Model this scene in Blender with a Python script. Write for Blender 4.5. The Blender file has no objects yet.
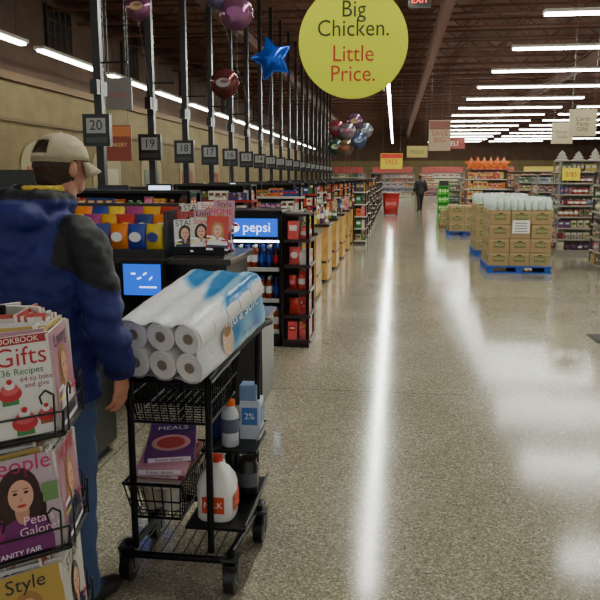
import bpy, bmesh, math, random
from mathutils import Vector, Matrix, noise
random.seed(7)
R=random
def lin(c):
    return tuple(((x/255)/12.92 if x/255<=0.04045 else ((x/255+0.055)/1.055)**2.4) for x in c[:3])
# ------------------------------------------------------------------ materials
MATS={}
def newmat(name):
    m=bpy.data.materials.new(name); m.use_nodes=True
    nt=m.node_tree; b=nt.nodes['Principled BSDF']; MATS[name]=m
    return m,nt,b
def vcmat(name,rough=.5,metal=0,bump=0,bscale=60,printed=False,spec=.5,sheen=0,coat=0):
    m,nt,b=newmat(name)
    a=nt.nodes.new('ShaderNodeAttribute'); a.attribute_name='Col'
    out=a.outputs['Color']
    if printed:
        tc=nt.nodes.new('ShaderNodeTexCoord')
        vo=nt.nodes.new('ShaderNodeTexVoronoi'); vo.inputs['Scale'].default_value=34
        nt.links.new(tc.outputs['Object'],vo.inputs['Vector'])
        hs=nt.nodes.new('ShaderNodeMix'); hs.data_type='RGBA'; hs.blend_type='MIX'
        cr=nt.nodes.new('ShaderNodeValToRGB'); cr.color_ramp.interpolation='CONSTANT'
        cr.color_ramp.elements[0].color=(0,0,0,1); cr.color_ramp.elements[1].position=.58; cr.color_ramp.elements[1].color=(.62,.62,.62,1)
        sp=nt.nodes.new('ShaderNodeSeparateColor'); nt.links.new(vo.outputs['Color'],sp.inputs[0])
        nt.links.new(sp.outputs[0],cr.inputs[0]); nt.links.new(cr.outputs[0],hs.inputs[0])
        cr2=nt.nodes.new('ShaderNodeValToRGB'); cr2.color_ramp.interpolation='CONSTANT'
        els=cr2.color_ramp.elements; els[0].color=(*lin((225,220,210)),1); els[1].position=.35; els[1].color=(*lin((170,40,35)),1)
        for p,c in ((.5,(220,184,60)),(.62,(30,60,120)),(.76,(30,30,35)),(.9,(60,120,66))):
            e=els.new(p); e.color=(*lin(c),1)
        nt.links.new(sp.outputs[1],cr2.inputs[0])
        nt.links.new(out,hs.inputs[6]); nt.links.new(cr2.outputs[0],hs.inputs[7]); out=hs.outputs[2]
    nt.links.new(out,b.inputs['Base Color'])
    b.inputs['Roughness'].default_value=rough; b.inputs['Metallic'].default_value=metal
    b.inputs['Specular IOR Level'].default_value=spec
    if bump:
        n=nt.nodes.new('ShaderNodeTexNoise'); n.inputs['Scale'].default_value=bscale; n.inputs['Detail'].default_value=4
        tc=nt.nodes.new('ShaderNodeTexCoord'); nt.links.new(tc.outputs['Object'],n.inputs['Vector'])
        bp=nt.nodes.new('ShaderNodeBump'); bp.inputs['Strength'].default_value=bump; bp.inputs['Distance'].default_value=.01
        nt.links.new(n.outputs[0],bp.inputs['Height']); nt.links.new(bp.outputs[0],b.inputs['Normal'])
    return m
vcmat('matte',.7); vcmat('gloss',.28); vcmat('print',.4,printed=True); vcmat('cover',.3)
vcmat('metal',.35,metal=.8); vcmat('cloth',.62,bump=.5,bscale=26,spec=.4); vcmat('skin',.5,bump=.1,bscale=90)
vcmat('foil',.15,metal=.55,bump=.3,bscale=14); vcmat('card',.85,bump=.15,bscale=40)
def emis(name,col,st):
    m,nt,b=newmat(name); b.inputs['Base Color'].default_value=(*lin(col),1)
    b.inputs['Emission Color'].default_value=(*lin(col),1); b.inputs['Emission Strength'].default_value=st
emis('tube',(250,252,238),90); emis('tube_right',(250,252,238),40); emis('tube_left',(250,252,238),24); emis('screen_blue',(18,84,205),1.4); emis('screen_white',(200,225,255),2.0)
emis('cooler_led',(220,235,255),12); emis('exit_red',(255,30,20),2.5)
m,nt,b=newmat('wood')
tc=nt.nodes.new('ShaderNodeTexCoord'); mp=nt.nodes.new('ShaderNodeMapping'); mp.inputs['Scale'].default_value=(6,6,1)
n=nt.nodes.new('ShaderNodeTexNoise'); n.inputs['Scale'].default_value=5; n.inputs['Detail'].default_value=6
cr=nt.nodes.new('ShaderNodeValToRGB'); cr.color_ramp.elements[0].color=(*lin((176,130,66)),1); cr.color_ramp.elements[0].position=.35
cr.color_ramp.elements[1].color=(*lin((222,180,104)),1); cr.color_ramp.elements[1].position=.65
nt.links.new(tc.outputs['Object'],mp.inputs[0]); nt.links.new(mp.outputs[0],n.inputs['Vector']); nt.links.new(n.outputs[0],cr.inputs[0]); nt.links.new(cr.outputs[0],b.inputs['Base Color'])
b.inputs['Roughness'].default_value=.35
# floor
m,nt,b=newmat('polished_concrete')
L=nt.links.new
tc=nt.nodes.new('ShaderNodeTexCoord')
big=nt.nodes.new('ShaderNodeTexNoise'); big.inputs['Scale'].default_value=1.1; big.inputs['Detail'].default_value=5
vo=nt.nodes.new('ShaderNodeTexVoronoi'); vo.inputs['Scale'].default_value=130
L(tc.outputs['Object'],big.inputs['Vector']); L(tc.outputs['Object'],vo.inputs['Vector'])
sp=nt.nodes.new('ShaderNodeSeparateColor'); L(vo.outputs['Color'],sp.inputs[0])
cr=nt.nodes.new('ShaderNodeValToRGB'); e=cr.color_ramp.elements
e[0].color=(*lin((104,98,84)),1); e[0].position=0; e[1].color=(*lin((200,194,176)),1); e[1].position=1
x=e.new(.18); x.color=(*lin((138,131,115)),1); x=e.new(.75); x.color=(*lin((156,149,131)),1)
L(sp.outputs[0],cr.inputs[0])
cb=nt.nodes.new('ShaderNodeValToRGB'); cb.color_ramp.elements[0].color=(.84,.84,.82,1); cb.color_ramp.elements[0].position=.3; cb.color_ramp.elements[1].color=(1.06,1.06,1.06,1); cb.color_ramp.elements[1].position=.7
L(big.outputs[0],cb.inputs[0])
mx=nt.nodes.new('ShaderNodeMix'); mx.data_type='RGBA'; mx.blend_type='MULTIPLY'; mx.inputs[0].default_value=1
L(cr.outputs[0],mx.inputs[6]); L(cb.outputs[0],mx.inputs[7])
sx=nt.nodes.new('ShaderNodeSeparateXYZ'); L(tc.outputs['Object'],sx.inputs[0])
def M(op,a,bv=None):
    q=nt.nodes.new('ShaderNodeMath'); q.operation=op
    for i,vv in enumerate((a,bv)):
        if vv is None: continue
        if isinstance(vv,(int,float)): q.inputs[i].default_value=vv
        else: L(vv,q.inputs[i])
    return q.outputs[0]
jy=M('LESS_THAN',M('PINGPONG',M('SUBTRACT',sx.outputs[1],5.3),2.3),.007)
jx=M('LESS_THAN',M('PINGPONG',M('SUBTRACT',sx.outputs[0],-1.6),4.6),.006)
j=M('MULTIPLY',M('MAXIMUM',jx,jy),.55)
mj=nt.nodes.new('ShaderNodeMix'); mj.data_type='RGBA'; L(j,mj.inputs[0]); L(mx.outputs[2],mj.inputs[6]); mj.inputs[7].default_value=(.04,.035,.03,1)
L(mj.outputs[2],b.inputs['Base Color'])
rr=nt.nodes.new('ShaderNodeMapRange'); rr.inputs[3].default_value=.09; rr.inputs[4].default_value=.17; L(big.outputs[0],rr.inputs[0]); L(rr.outputs[0],b.inputs['Roughness'])
bp=nt.nodes.new('ShaderNodeBump'); bp.inputs['Strength'].default_value=.02; bp.inputs['Distance'].default_value=.003; L(sp.outputs[1],bp.inputs['Height']); L(bp.outputs[0],b.inputs['Normal'])
def noisemat(name,c1,c2,scale,rough,brick=False):
    m,nt,b=newmat(name); tc=nt.nodes.new('ShaderNodeTexCoord'); n=nt.nodes.new('ShaderNodeTexNoise'); n.inputs['Scale'].default_value=scale
    nt.links.new(tc.outputs['Object'],n.inputs['Vector']); cr=nt.nodes.new('ShaderNodeValToRGB')
    cr.color_ramp.elements[0].color=(*lin(c1),1); cr.color_ramp.elements[0].position=.35; cr.color_ramp.elements[1].color=(*lin(c2),1); cr.color_ramp.elements[1].position=.65
    nt.links.new(n.outputs[0],cr.inputs[0]); out=cr.outputs[0]
    if brick:
        s=nt.nodes.new('ShaderNodeSeparateXYZ'); cx=nt.nodes.new('ShaderNodeCombineXYZ'); nt.links.new(tc.outputs['Object'],s.inputs[0])
        nt.links.new(s.outputs[1],cx.inputs[0]); nt.links.new(s.outputs[2],cx.inputs[1])
        bk=nt.nodes.new('ShaderNodeTexBrick'); bk.inputs['Scale'].default_value=1; bk.inputs['Brick Width'].default_value=.6; bk.inputs['Row Height'].default_value=.25; bk.inputs['Mortar Size'].default_value=.01
        bk.inputs['Mortar'].default_value=(.86,.86,.86,1); bk.inputs['Color1'].default_value=(1,1,1,1); bk.inputs['Color2'].default_value=(.95,.95,.95,1); nt.links.new(cx.outputs[0],bk.inputs['Vector'])
        q=nt.nodes.new('ShaderNodeMix'); q.data_type='RGBA'; q.blend_type='MULTIPLY'; q.inputs[0].default_value=1; nt.links.new(out,q.inputs[6]); nt.links.new(bk.outputs[0],q.inputs[7]); out=q.outputs[2]
    nt.links.new(out,b.inputs['Base Color']); b.inputs['Roughness'].default_value=rough
noisemat('wall_tan',(116,102,68),(128,112,76),2,.8,True)
noisemat('wall_brown',(78,56,44),(88,64,50),2,.8)
noisemat('deck',(100,64,50),(116,74,58),1.5,.8)
# toilet-paper film
m,nt,b=newmat('printed_film'); tc=nt.nodes.new('ShaderNodeTexCoord'); w=nt.nodes.new('ShaderNodeTexWave')
w.inputs['Scale'].default_value=1.9; w.inputs['Distortion'].default_value=6; w.inputs['Detail'].default_value=1; w.inputs['Detail Scale'].default_value=1.5
s=nt.nodes.new('ShaderNodeSeparateXYZ'); nt.links.new(tc.outputs['Object'],w.inputs['Vector']); nt.links.new(tc.outputs['Object'],s.inputs[0])
xs=nt.nodes.new('ShaderNodeMath'); xs.operation='MULTIPLY_ADD'; xs.inputs[1].default_value=.9; nt.links.new(s.outputs[0],xs.inputs[0]); nt.links.new(s.outputs[1],xs.inputs[2])
g=nt.nodes.new('ShaderNodeMapRange'); g.inputs[1].default_value=.1; g.inputs[2].default_value=.26; nt.links.new(xs.outputs[0],g.inputs[0])
mu=nt.nodes.new('ShaderNodeMath'); mu.operation='MULTIPLY'; nt.links.new(g.outputs[0],mu.inputs[0])
ad=nt.nodes.new('ShaderNodeMath'); ad.operation='ADD'; ad.inputs[1].default_value=.5; nt.links.new(w.outputs[1],ad.inputs[0]); nt.links.new(ad.outputs[0],mu.inputs[1])
cr=nt.nodes.new('ShaderNodeValToRGB'); e=cr.color_ramp.elements; e[0].color=(*lin((240,241,244)),1); e[0].position=.3; e[1].color=(*lin((50,130,196)),1); e[1].position=.85
x=e.new(.55); x.color=(*lin((140,196,232)),1)
nt.links.new(mu.outputs[0],cr.inputs[0]); nt.links.new(cr.outputs[0],b.inputs['Base Color']); b.inputs['Roughness'].default_value=.22
nn=nt.nodes.new('ShaderNodeTexNoise'); nn.inputs['Scale'].default_value=16; nn.inputs['Detail'].default_value=4; nt.links.new(tc.outputs['Object'],nn.inputs['Vector'])
bp=nt.nodes.new('ShaderNodeBump'); bp.inputs['Strength'].default_value=.9; bp.inputs['Distance'].default_value=.016; nt.links.new(nn.outputs[0],bp.inputs['Height']); nt.links.new(bp.outputs[0],b.inputs['Normal'])

# ------------------------------------------------------------------ mesh builder
_tc={}
def text_geo(s):
    if s in _tc: return _tc[s]
    cu=bpy.data.curves.new('t','FONT'); cu.body=s; cu.align_x='CENTER'; cu.align_y='CENTER'; cu.size=1; cu.space_line=.85; cu.resolution_u=3
    o=bpy.data.objects.new('t',cu); bpy.context.scene.collection.objects.link(o)
    dg=bpy.context.evaluated_depsgraph_get(); me=bpy.data.meshes.new_from_object(o.evaluated_get(dg))
    r=([tuple(v.co) for v in me.vertices],[tuple(p.vertices) for p in me.polygons])
    bpy.data.objects.remove(o); bpy.data.curves.remove(cu); bpy.data.meshes.remove(me)
    _tc[s]=r; return r
class MB:
    def __init__(s): s.v=[];s.f=[];s.m=[];s.c=[];s.sm=[]; s.M=Matrix()
    def add(s,vs,fs,mat='matte',col=(128,128,128),smooth=False):
        o=len(s.v); s.v+=[tuple(s.M@Vector(p)) for p in vs]
        for f in fs:
            s.f.append(tuple(i+o for i in f)); s.m.append(mat); s.c.append(col); s.sm.append(smooth)
    def box(s,c,d,mat='matte',col=(128,128,128),R=None):
        x,y,z=[k/2 for k in d]; C=Vector(c)
        vs=[Vector(p) for p in ((-x,-y,-z),(x,-y,-z),(x,y,-z),(-x,y,-z),(-x,-y,z),(x,-y,z),(x,y,z),(-x,y,z))]
        if R is not None: vs=[R@p for p in vs]
        s.add([C+p for p in vs],[(0,3,2,1),(4,5,6,7),(0,1,5,4),(1,2,6,5),(2,3,7,6),(3,0,4,7)],mat,col)
    def bb(s,x0,x1,y0,y1,z0,z1,mat='matte',col=(128,128,128)):
        s.box(((x0+x1)/2,(y0+y1)/2,(z0+z1)/2),(x1-x0,y1-y0,z1-z0),mat,col)
    def loft(s,rings,n=12,ref=(1,0,0),mat='matte',col=(128,128,128),cap=True,pw=1):
        P=[Vector(r[0]) for r in rings]; vs=[]; ref=Vector(ref)
        for i,r in enumerate(rings):
            t=(P[min(i+1,len(P)-1)]-P[max(i-1,0)])
            if t.length<1e-9: t=Vector((0,0,1))
            t.normalize()
            a=ref-t*ref.dot(t)
            if a.length<1e-3: a=t.orthogonal()
            a.normalize(); b=t.cross(a)
            for k in range(n):
                th=2*math.pi*k/n; cc,ss=math.cos(th),math.sin(th)
                if pw!=1: cc=math.copysign(abs(cc)**pw,cc); ss=math.copysign(abs(ss)**pw,ss)
                vs.append(P[i]+a*r[1]*cc+b*(r[2] if len(r)>2 else r[1])*ss)
        fs=[]
        for i in range(len(P)-1):
            for k in range(n):
                fs.append((i*n+k,i*n+(k+1)%n,(i+1)*n+(k+1)%n,(i+1)*n+k))
        s.add(vs,fs,mat,col,True)
        if cap:
            s.add([vs[k] for k in range(n)][::-1],[tuple(range(n))],mat,col)
            s.add([vs[(len(P)-1)*n+k] for k in range(n)],[tuple(range(n))],mat,col)
    def closed_loft(s,rings,n=16,ref=(1,0,0)):
        P=[Vector(r[0]) for r in rings]; vs=[]; ref=Vector(ref)
        for i,r in enumerate(rings):
            t=(P[min(i+1,len(P)-1)]-P[max(i-1,0)]).normalized()
            a=(ref-t*ref.dot(t)).normalized(); b=t.cross(a)
            for k in range(n):
                th=2*math.pi*k/n; vs.append(P[i]+a*r[1]*math.cos(th)+b*(r[2] if len(r)>2 else r[1])*math.sin(th))
        fs=[(i*n+k,i*n+(k+1)%n,(i+1)*n+(k+1)%n,(i+1)*n+k) for i in range(len(P)-1) for k in range(n)]
        fs.append(tuple(range(n))[::-1]); fs.append(tuple((len(P)-1)*n+k for k in range(n)))
        s.add(vs,fs)
    def cyl(s,p0,p1,r,r1=None,n=12,mat='matte',col=(128,128,128)):
        d=Vector(p1)-Vector(p0); ref=(1,0,0) if abs(d.normalized().x)<.9 else (0,1,0)
        s.loft([(p0,r),(p1,r if r1 is None else r1)],n,ref,mat,col)
    def tube(s,pts,r,n=6,mat='metal',col=(60,60,62),closed=False):
        if closed: pts=list(pts)+[pts[0]]
        for a,b in zip(pts[:-1],pts[1:]): s.cyl(a,b,r,n=n,mat=mat,col=col)
    def lathe(s,c,prof,n=16,mat='gloss',col=(128,128,128),ax=None):
        c=Vector(c); s.loft([(c+Vector((0,0,z)),max(r,.0005)) for r,z in prof],n,(1,0,0),mat,col)
    def ell(s,c,r,n=16,mat='matte',col=(128,128,128)):
        vs=[];fs=[];h=n//2; c=Vector(c)
        for i in range(1,h):
            ph=math.pi*i/h
            for k in range(n):
                th=2*math.pi*k/n; vs.append(c+Vector((r[0]*math.sin(ph)*math.cos(th),r[1]*math.sin(ph)*math.sin(th),-r[2]*math.cos(ph))))
        for i in range(h-2):
            for k in range(n): fs.append((i*n+k,i*n+(k+1)%n,(i+1)*n+(k+1)%n,(i+1)*n+k))
        b=len(vs); vs+= [c-Vector((0,0,r[2])),c+Vector((0,0,r[2]))]
        for k in range(n):
            fs.append(((k+1)%n,k,b)); fs.append(((h-2)*n+k,(h-2)*n+(k+1)%n,b+1))
        s.add(vs,fs,mat,col,True)
    def quad(s,c,X,Y,w,h,mat='cover',col=(255,255,255)):
        c=Vector(c);X=Vector(X).normalized()*w/2;Y=Vector(Y).normalized()*h/2
        s.add([c-X-Y,c+X-Y,c+X+Y,c-X+Y],[(0,1,2,3)],mat,col)
    def disc(s,c,X,Y,rx,ry,mat='cover',col=(255,255,255),n=20,a0=0,a1=2*math.pi):
        c=Vector(c);X=Vector(X).normalized()*rx;Y=Vector(Y).normalized()*ry
        s.add([c+X*math.cos(a0+(a1-a0)*k/n)+Y*math.sin(a0+(a1-a0)*k/n) for k in range(n)],[tuple(range(n))],mat,col)
    def text(s,t,size,c,X,Y,mat='cover',col=(20,20,20),sx=1):
        v,f=text_geo(t); c=Vector(c);X=Vector(X).normalized()*size*sx;Y=Vector(Y).normalized()*size
        s.add([c+X*p[0]+Y*p[1] for p in v],f,mat,col)
    def build(s,name,parent=None,bevel=0,loc=None,rot=None,recalc=True):
        me=bpy.data.meshes.new(name); me.from_pydata(s.v,[],s.f)
        keys=[]
        for k in s.m:
            if k not in keys: keys.append(k)
        for k in keys: me.materials.append(MATS[k])
        ix={k:i for i,k in enumerate(keys)}
        me.polygons.foreach_set('material_index',[ix[k] for k in s.m])
        me.polygons.foreach_set('use_smooth',s.sm)
        at=me.color_attributes.new('Col','FLOAT_COLOR','CORNER'); arr=[]
        for f,c in zip(s.f,s.c):
            l=lin(c); arr+= [l[0],l[1],l[2],1]*len(f)
        at.data.foreach_set('color',arr); me.update()
        o=bpy.data.objects.new(name,me); bpy.context.scene.collection.objects.link(o)
        if parent: o.parent=parent
        if loc: o.location=loc
        if rot: o.rotation_euler=rot
        if bevel:
            b=o.modifiers.new('bevel','BEVEL'); b.width=bevel; b.segments=2; b.limit_method='ANGLE'; b.angle_limit=.9
        return o
def empty(name,loc=(0,0,0),rot=(0,0,0)):
    e=bpy.data.objects.new(name,None); e.location=loc; e.rotation_euler=rot; e.empty_display_size=.2
    bpy.context.scene.collection.objects.link(e); return e
def remesh(mb,name,voxel,smooth,colf,mat,parent=None,disp=None):
    me=bpy.data.meshes.new('t'); me.from_pydata(mb.v,[],mb.f)
    bm=bmesh.new(); bm.from_mesh(me); bmesh.ops.recalc_face_normals(bm,faces=bm.faces); bm.to_mesh(me); bm.free()
    o=bpy.data.objects.new('t',me); bpy.context.scene.collection.objects.link(o)
    r=o.modifiers.new('r','REMESH'); r.mode='VOXEL'; r.voxel_size=voxel
    if smooth:
        q=o.modifiers.new('s','SMOOTH'); q.iterations=smooth; q.factor=.5
    dg=bpy.context.evaluated_depsgraph_get(); nm=bpy.data.meshes.new_from_object(o.evaluated_get(dg)); bpy.data.objects.remove(o)
    nm.name=name; nm.materials.clear(); nm.materials.append(MATS[mat])
    if disp:
        ns=[v.normal.copy() for v in nm.vertices]
        for v,nn in zip(nm.vertices,ns): v.co+=nn*disp(v.co)
    for a in list(nm.color_attributes): nm.color_attributes.remove(a)
    at=nm.color_attributes.new('Col','FLOAT_COLOR','POINT'); arr=[]
    for v in nm.vertices:
        l=lin(colf(v.co)); arr+=[l[0],l[1],l[2],1]
    at.data.foreach_set('color',arr)
    nm.polygons.foreach_set('use_smooth',[True]*len(nm.polygons)); nm.update()
    ob=bpy.data.objects.new(name,nm); bpy.context.scene.collection.objects.link(ob)
    if parent: ob.parent=parent
    return ob
PAL=[(200,40,35),(220,180,40),(235,232,225),(40,70,150),(50,120,60),(210,110,40),(120,50,110),(225,120,140),(60,60,65),(150,190,220),(190,160,120),(235,225,120),(170,30,60)]
MUTED=[(150,50,44),(160,134,60),(180,176,166),(50,66,110),(60,100,64),(150,94,56),(96,60,90),(160,110,120),(56,56,60),(120,140,156),(140,124,100),(190,184,150),(120,40,54)]
CANDY=[(190,30,30),(220,160,30),(110,60,30),(235,230,220),(40,60,130),(60,130,60),(200,90,30),(230,130,160)]
def bag(mb,c,w,h,d,col,acc=None,rz=0):
    c=Vector(c); Q=Matrix.Rotation(rz,3,'Z')
    rg=[(c+Vector((0,0,z*h)),w/2*a,d/2*b) for z,a,b in ((0,1,.08),(.06,1,.12),(.2,.95,.75),(.5,.93,1),(.8,.95,.75),(.94,1,.12),(1,1,.08))]
    mb.loft(rg,12,Q@Vector((1,0,0)),'gloss',col)
    if acc:
        X=Q@Vector((1,0,0)); N=Q@Vector((0,-1,0))
        mb.disc(c+Vector((0,0,h*.55))+N*(d/2+.003),X,(0,0,1),w*.3,h*.17,'cover',acc)
def bottle(mb,c,r,h,col,cap,label=None,cr_=.5):
    mb.lathe(c,[(r*.8,0),(r,.03*h),(r,.3*h),(r*.93,.4*h),(r,.5*h),(r,.68*h),(r*.8,.78*h),(r*.42,.88*h),(r*.4,.92*h)],14,'gloss',col)
    mb.lathe(Vector(c)+Vector((0,0,.89*h)),[(r*cr_,0),(r*cr_,.11*h)],14,'gloss',cap)
    if label: mb.lathe(Vector(c)+Vector((0,0,.32*h)),[(r*1.03,0),(r*1.03,.3*h)],14,'cover',label)
def shelf(mb,x0,x1,y0,y1,z0,z1,n,faces=('-y','+x'),frame=(32,32,34),pal=PAL,pw=(.06,.13),detail=False,dep=.14,base=True,fill=.95,rail=(200,196,186)):
    h=(z1-z0)/n
    if base and z0>0.02: mb.bb(x0,x1,y0,y1,0.0,z0,'gloss',frame)
    mb.bb(x0+.01 if '-x' not in faces else x0+dep+.02, x1-(dep+.02 if '+x' in faces else .01), y0+(dep+.02 if '-y' in faces else .01), y1-(dep+.02 if '+y' in faces else .01), z0,z1,'matte',tuple(int(k*.9) for k in frame))
    for i in range(n+1):
        mb.bb(x0,x1,y0,y1,z0+i*h-.012,z0+i*h+.012,'matte',frame)
        if i<n:
            if '-y' in faces: mb.bb(x0,x1,y0-.012,y0,z0+i*h-.015,z0+i*h+.015,'cover',rail)
            if '+x' in faces: mb.bb(x1,x1+.012,y0,y1,z0+i*h-.015,z0+i*h+.015,'cover',rail)
            if '-x' in faces: mb.bb(x0-.012,x0,y0,y1,z0+i*h-.015,z0+i*h+.015,'cover',rail)
    for px in (x0+.015,x1-.015):
        for py in (y0+.015,y1-.015): mb.bb(px-.015,px+.015,py-.015,py+.015,z0,z1,'metal',frame)
    for i in range(n):
        zb=z0+i*h+.014
        for F in faces:
            a0,a1=(x0+.035,x1-.035) if F[1]=='y' else (y0+.035,y1-.035)
            u=a0
            while u<a1-.03:
                w=R.uniform(*pw); hh=(h-.05)*R.uniform(.6,fill); col=R.choice(pal); run=R.randint(1,4); acc=R.choice(pal); kind=R.random()
                for _ in range(run):
                    if u+w>a1: u=a1; break
                    mid=u+w/2; d=dep*R.uniform(.8,1)
                    if F=='-y': c=(mid,y0+.01+d/2,zb+hh/2); X=(1,0,0); N=(0,-1,0); dims=(w*.95,d,hh)
                    elif F=='+y': c=(mid,y1-.01-d/2,zb+hh/2); X=(-1,0,0); N=(0,1,0); dims=(w*.95,d,hh)
                    elif F=='+x': c=(x1-.01-d/2,mid,zb+hh/2); X=(0,1,0); N=(1,0,0); dims=(d,w*.95,hh)
                    else: c=(x0+.01+d/2,mid,zb+hh/2); X=(0,-1,0); N=(-1,0,0); dims=(d,w*.95,hh)
                    if detail and kind<.3: bottle(mb,(c[0],c[1],zb),min(w,d)*.47,hh,col,acc,(215,215,210))
                    elif detail and kind<.55: bag(mb,(c[0],c[1],zb),w*.95,hh,d*.8,col,acc,0 if F[1]=='y' else math.pi/2)
                    else:
                        mb.box(c,dims,'print' if kind<.8 else 'gloss',col)
                        q=Vector(c)+Vector(N)*(d/2+.002)
                        mb.quad(q+Vector((0,0,hh*.12)),X,(0,0,1),w*.7,hh*.3,'cover',acc)
                        if detail: mb.quad(q+Vector(N)*.001+Vector((0,0,hh*.14)),X,(0,0,1),w*.5,hh*.08,'cover',(235,235,230))
                    u+=w
                u+=.004

# ------------------------------------------------------------------ room shell
XL,XR,Y0,Y1,H=-9.6,24,-4,78,7.0
mb=MB(); mb.bb(XL,XR,Y0,Y1,-.1,0,'polished_concrete'); mb.build('floor')
mb=MB(); mb.bb(XL,XR,Y0,Y1,H,H+.1,'deck'); mb.build('ceiling')
mb=MB()
y=Y0+1
JC=(96,60,48)
while y<Y1:
    mb.bb(XL+.02,XR-.02,y-.05,y+.05,6.72,6.8,'matte',JC); mb.bb(XL+.02,XR-.02,y-.05,y+.05,6.12,6.19,'matte',JC)
    x=XL+.3; k=0
    while x<XR-.9 and y<60:
        a=(x,y,6.16 if k%2 else 6.76); b2=(x+.75,y,6.76 if k%2 else 6.16)
        mb.cyl(a,b2,.018,n=4,mat='matte',col=JC); x+=.75;k+=1
    y+=1.9
mb.build('ceiling_joists')
mb=MB()
for gx in (-4.6,1.2,7,13,19):
    mb.bb(gx-.12,gx+.12,Y0+.05,Y1-.05,6.06,6.1,'matte',JC); mb.bb(gx-.02,gx+.02,Y0+.05,Y1-.05,5.72,6.06,'matte',JC); mb.bb(gx-.12,gx+.12,Y0+.05,Y1-.05,5.68,5.72,'matte',JC)
mb.build('ceiling_girders')
mb=MB(); mb.bb(XL-.15,XL,Y0,Y1,0,4.1,'wall_tan'); mb.bb(XL-.15,XL,Y0,Y1,4.1,H,'wall_brown')
mb.build('wall_left')
mb=MB(); mb.bb(XL,XL+.12,Y0,Y1,4.0,4.2,'matte',(110,86,58)); mb.bb(XL,XL+.07,Y0,Y1,3.0,3.08,'matte',(104,86,58)); mb.build('trim_1')
mb=MB(); mb.bb(XL,XL+.03,Y0,Y1,0,.15,'gloss',(50,42,36)); mb.build('baseboard_left')
mb=MB(); mb.bb(XL,XR,Y1,Y1+.15,0,3.4,'wall_tan'); mb.bb(XL,XR,Y1,Y1+.15,3.4,H,'wall_brown'); mb.build('wall_back')
mb=MB(); mb.bb(XR,XR+.15,Y0,Y1,0,H,'wall_tan'); mb.build('wall_right')
for i,wy in enumerate((20.4,26,33,41,50)):
    mb=MB(); mb.bb(XL+.002,XL+.05,wy-.8,wy+.8,5.2,6.3,'gloss',(22,20,22))
    for k in range(-2,3): mb.bb(XL+.05,XL+.08,wy+k*.38-.02,wy+k*.38+.02,5.17,6.33,'matte',(70,50,38))
    for k in range(4): mb.bb(XL+.05,XL+.08,wy-.82,wy+.82,5.17+k*.37,5.21+k*.37,'matte',(70,50,38))
    mb.build('window_%d'%(i+1))
mb=MB()
for wy in (14.5,19,23.5,28,33,38):
    X=(0,1,0)
    mb.bb(XL,XL+.04,wy-1.2,wy+1.2,.4,2.0,'matte',(150,138,106)); mb.disc((XL+.041,wy,2.0),X,(0,0,1),1.2,.6,'matte',(150,138,106),a1=math.pi*1.05)
    mb.bb(XL+.04,XL+.06,wy-.9,wy+.9,1.3,1.9,'cover',R.choice([(140,60,44),(170,160,134),(90,100,84)]))
mb.build('wall_arch_panels')

# ------------------------------------------------------------------ lights
def fixture_y(name,x,y0,y1,z,mat,wd=.1):
    mb=MB(); mb.bb(x-wd,x+wd,y0,y1,z+.03,z+.1,'gloss',(190,185,175)); mb.bb(x-wd*.55,x+wd*.55,y0+.03,y1-.03,z-.02,z+.03,mat)
    for yy in (y0+.3,y1-.3): mb.cyl((x,yy,z+.1),(x,yy,6.11),.008,n=5,mat='metal',col=(70,70,70))
    return mb.build(name)
y=2.0
while y<74:
    fixture_y('aisle_strip_light',-.32,y,y+3.58,5.0,'tube',.07); y+=3.6
y=12.2-4.2*2
while y<74:
    fixture_y('wall_strip_light',-8.2,y,y+3.5,4.5,'tube_left',.13); y+=4.2
k=-3
while 16.5+4.2*k<74:
    yy=16.5+4.2*k
    for xa,xb in ((3.04,8.0),(8.7,13.6),(14.3,19.2)):
        if yy<8 and xa>4: continue
        if xa>10 and k%2: continue
        mb=MB(); mb.bb(xa,xb,yy-.12,yy+.12,5.02,5.09,'gloss',(190,185,175))
        for s in (-.075,.075): mb.bb(xa+.03,xb-.03,yy+s-.025,yy+s+.025,4.98,5.02,'tube_right')
        for q in (xa+.4,xb-.4): mb.cyl((q,yy,5.09),(q,yy,6.9),.008,n=5,mat='metal',col=(70,70,70))
        mb.build('ceiling_strip_light')
    k+=1
# ------------------------------------------------------------------ hanging round sign
mb=MB(); SC=Vector((-.37,6.28,2.715)); rr=.455
nrm=(Vector((0,0,1.6))-SC); nrm.z*=.35; nrm.normalize(); SX=Vector((0,0,1)).cross(nrm).normalized(); SY=nrm.cross(SX).normalized()
mb.loft([(SC-nrm*.008,rr),(SC+nrm*.008,rr)],64,SX,'cover',(236,234,40))
mb.disc(SC+nrm*.0095,SX,SY,rr-.006,rr-.006,'cover',(226,234,40),n=64)
for t,dy,cc,sz in (('Big',.255,(45,60,30),.155),('Chicken.',.105,(45,60,30),.155),('Little',-.095,(200,60,30),.155),('Price.',-.255,(200,60,30),.155)):
    mb.text(t,sz*1.2,SC+nrm*.012+SY*dy,SX,SY,'cover',cc,sx=.92)
for q in (-.3,.3): mb.cyl(SC+SX*q+SY*.33,SC+SX*q+Vector((0,0,3.4)),.003,n=4,mat='metal',col=(120,120,120))
mb.build('round_promo_sign')

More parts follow.
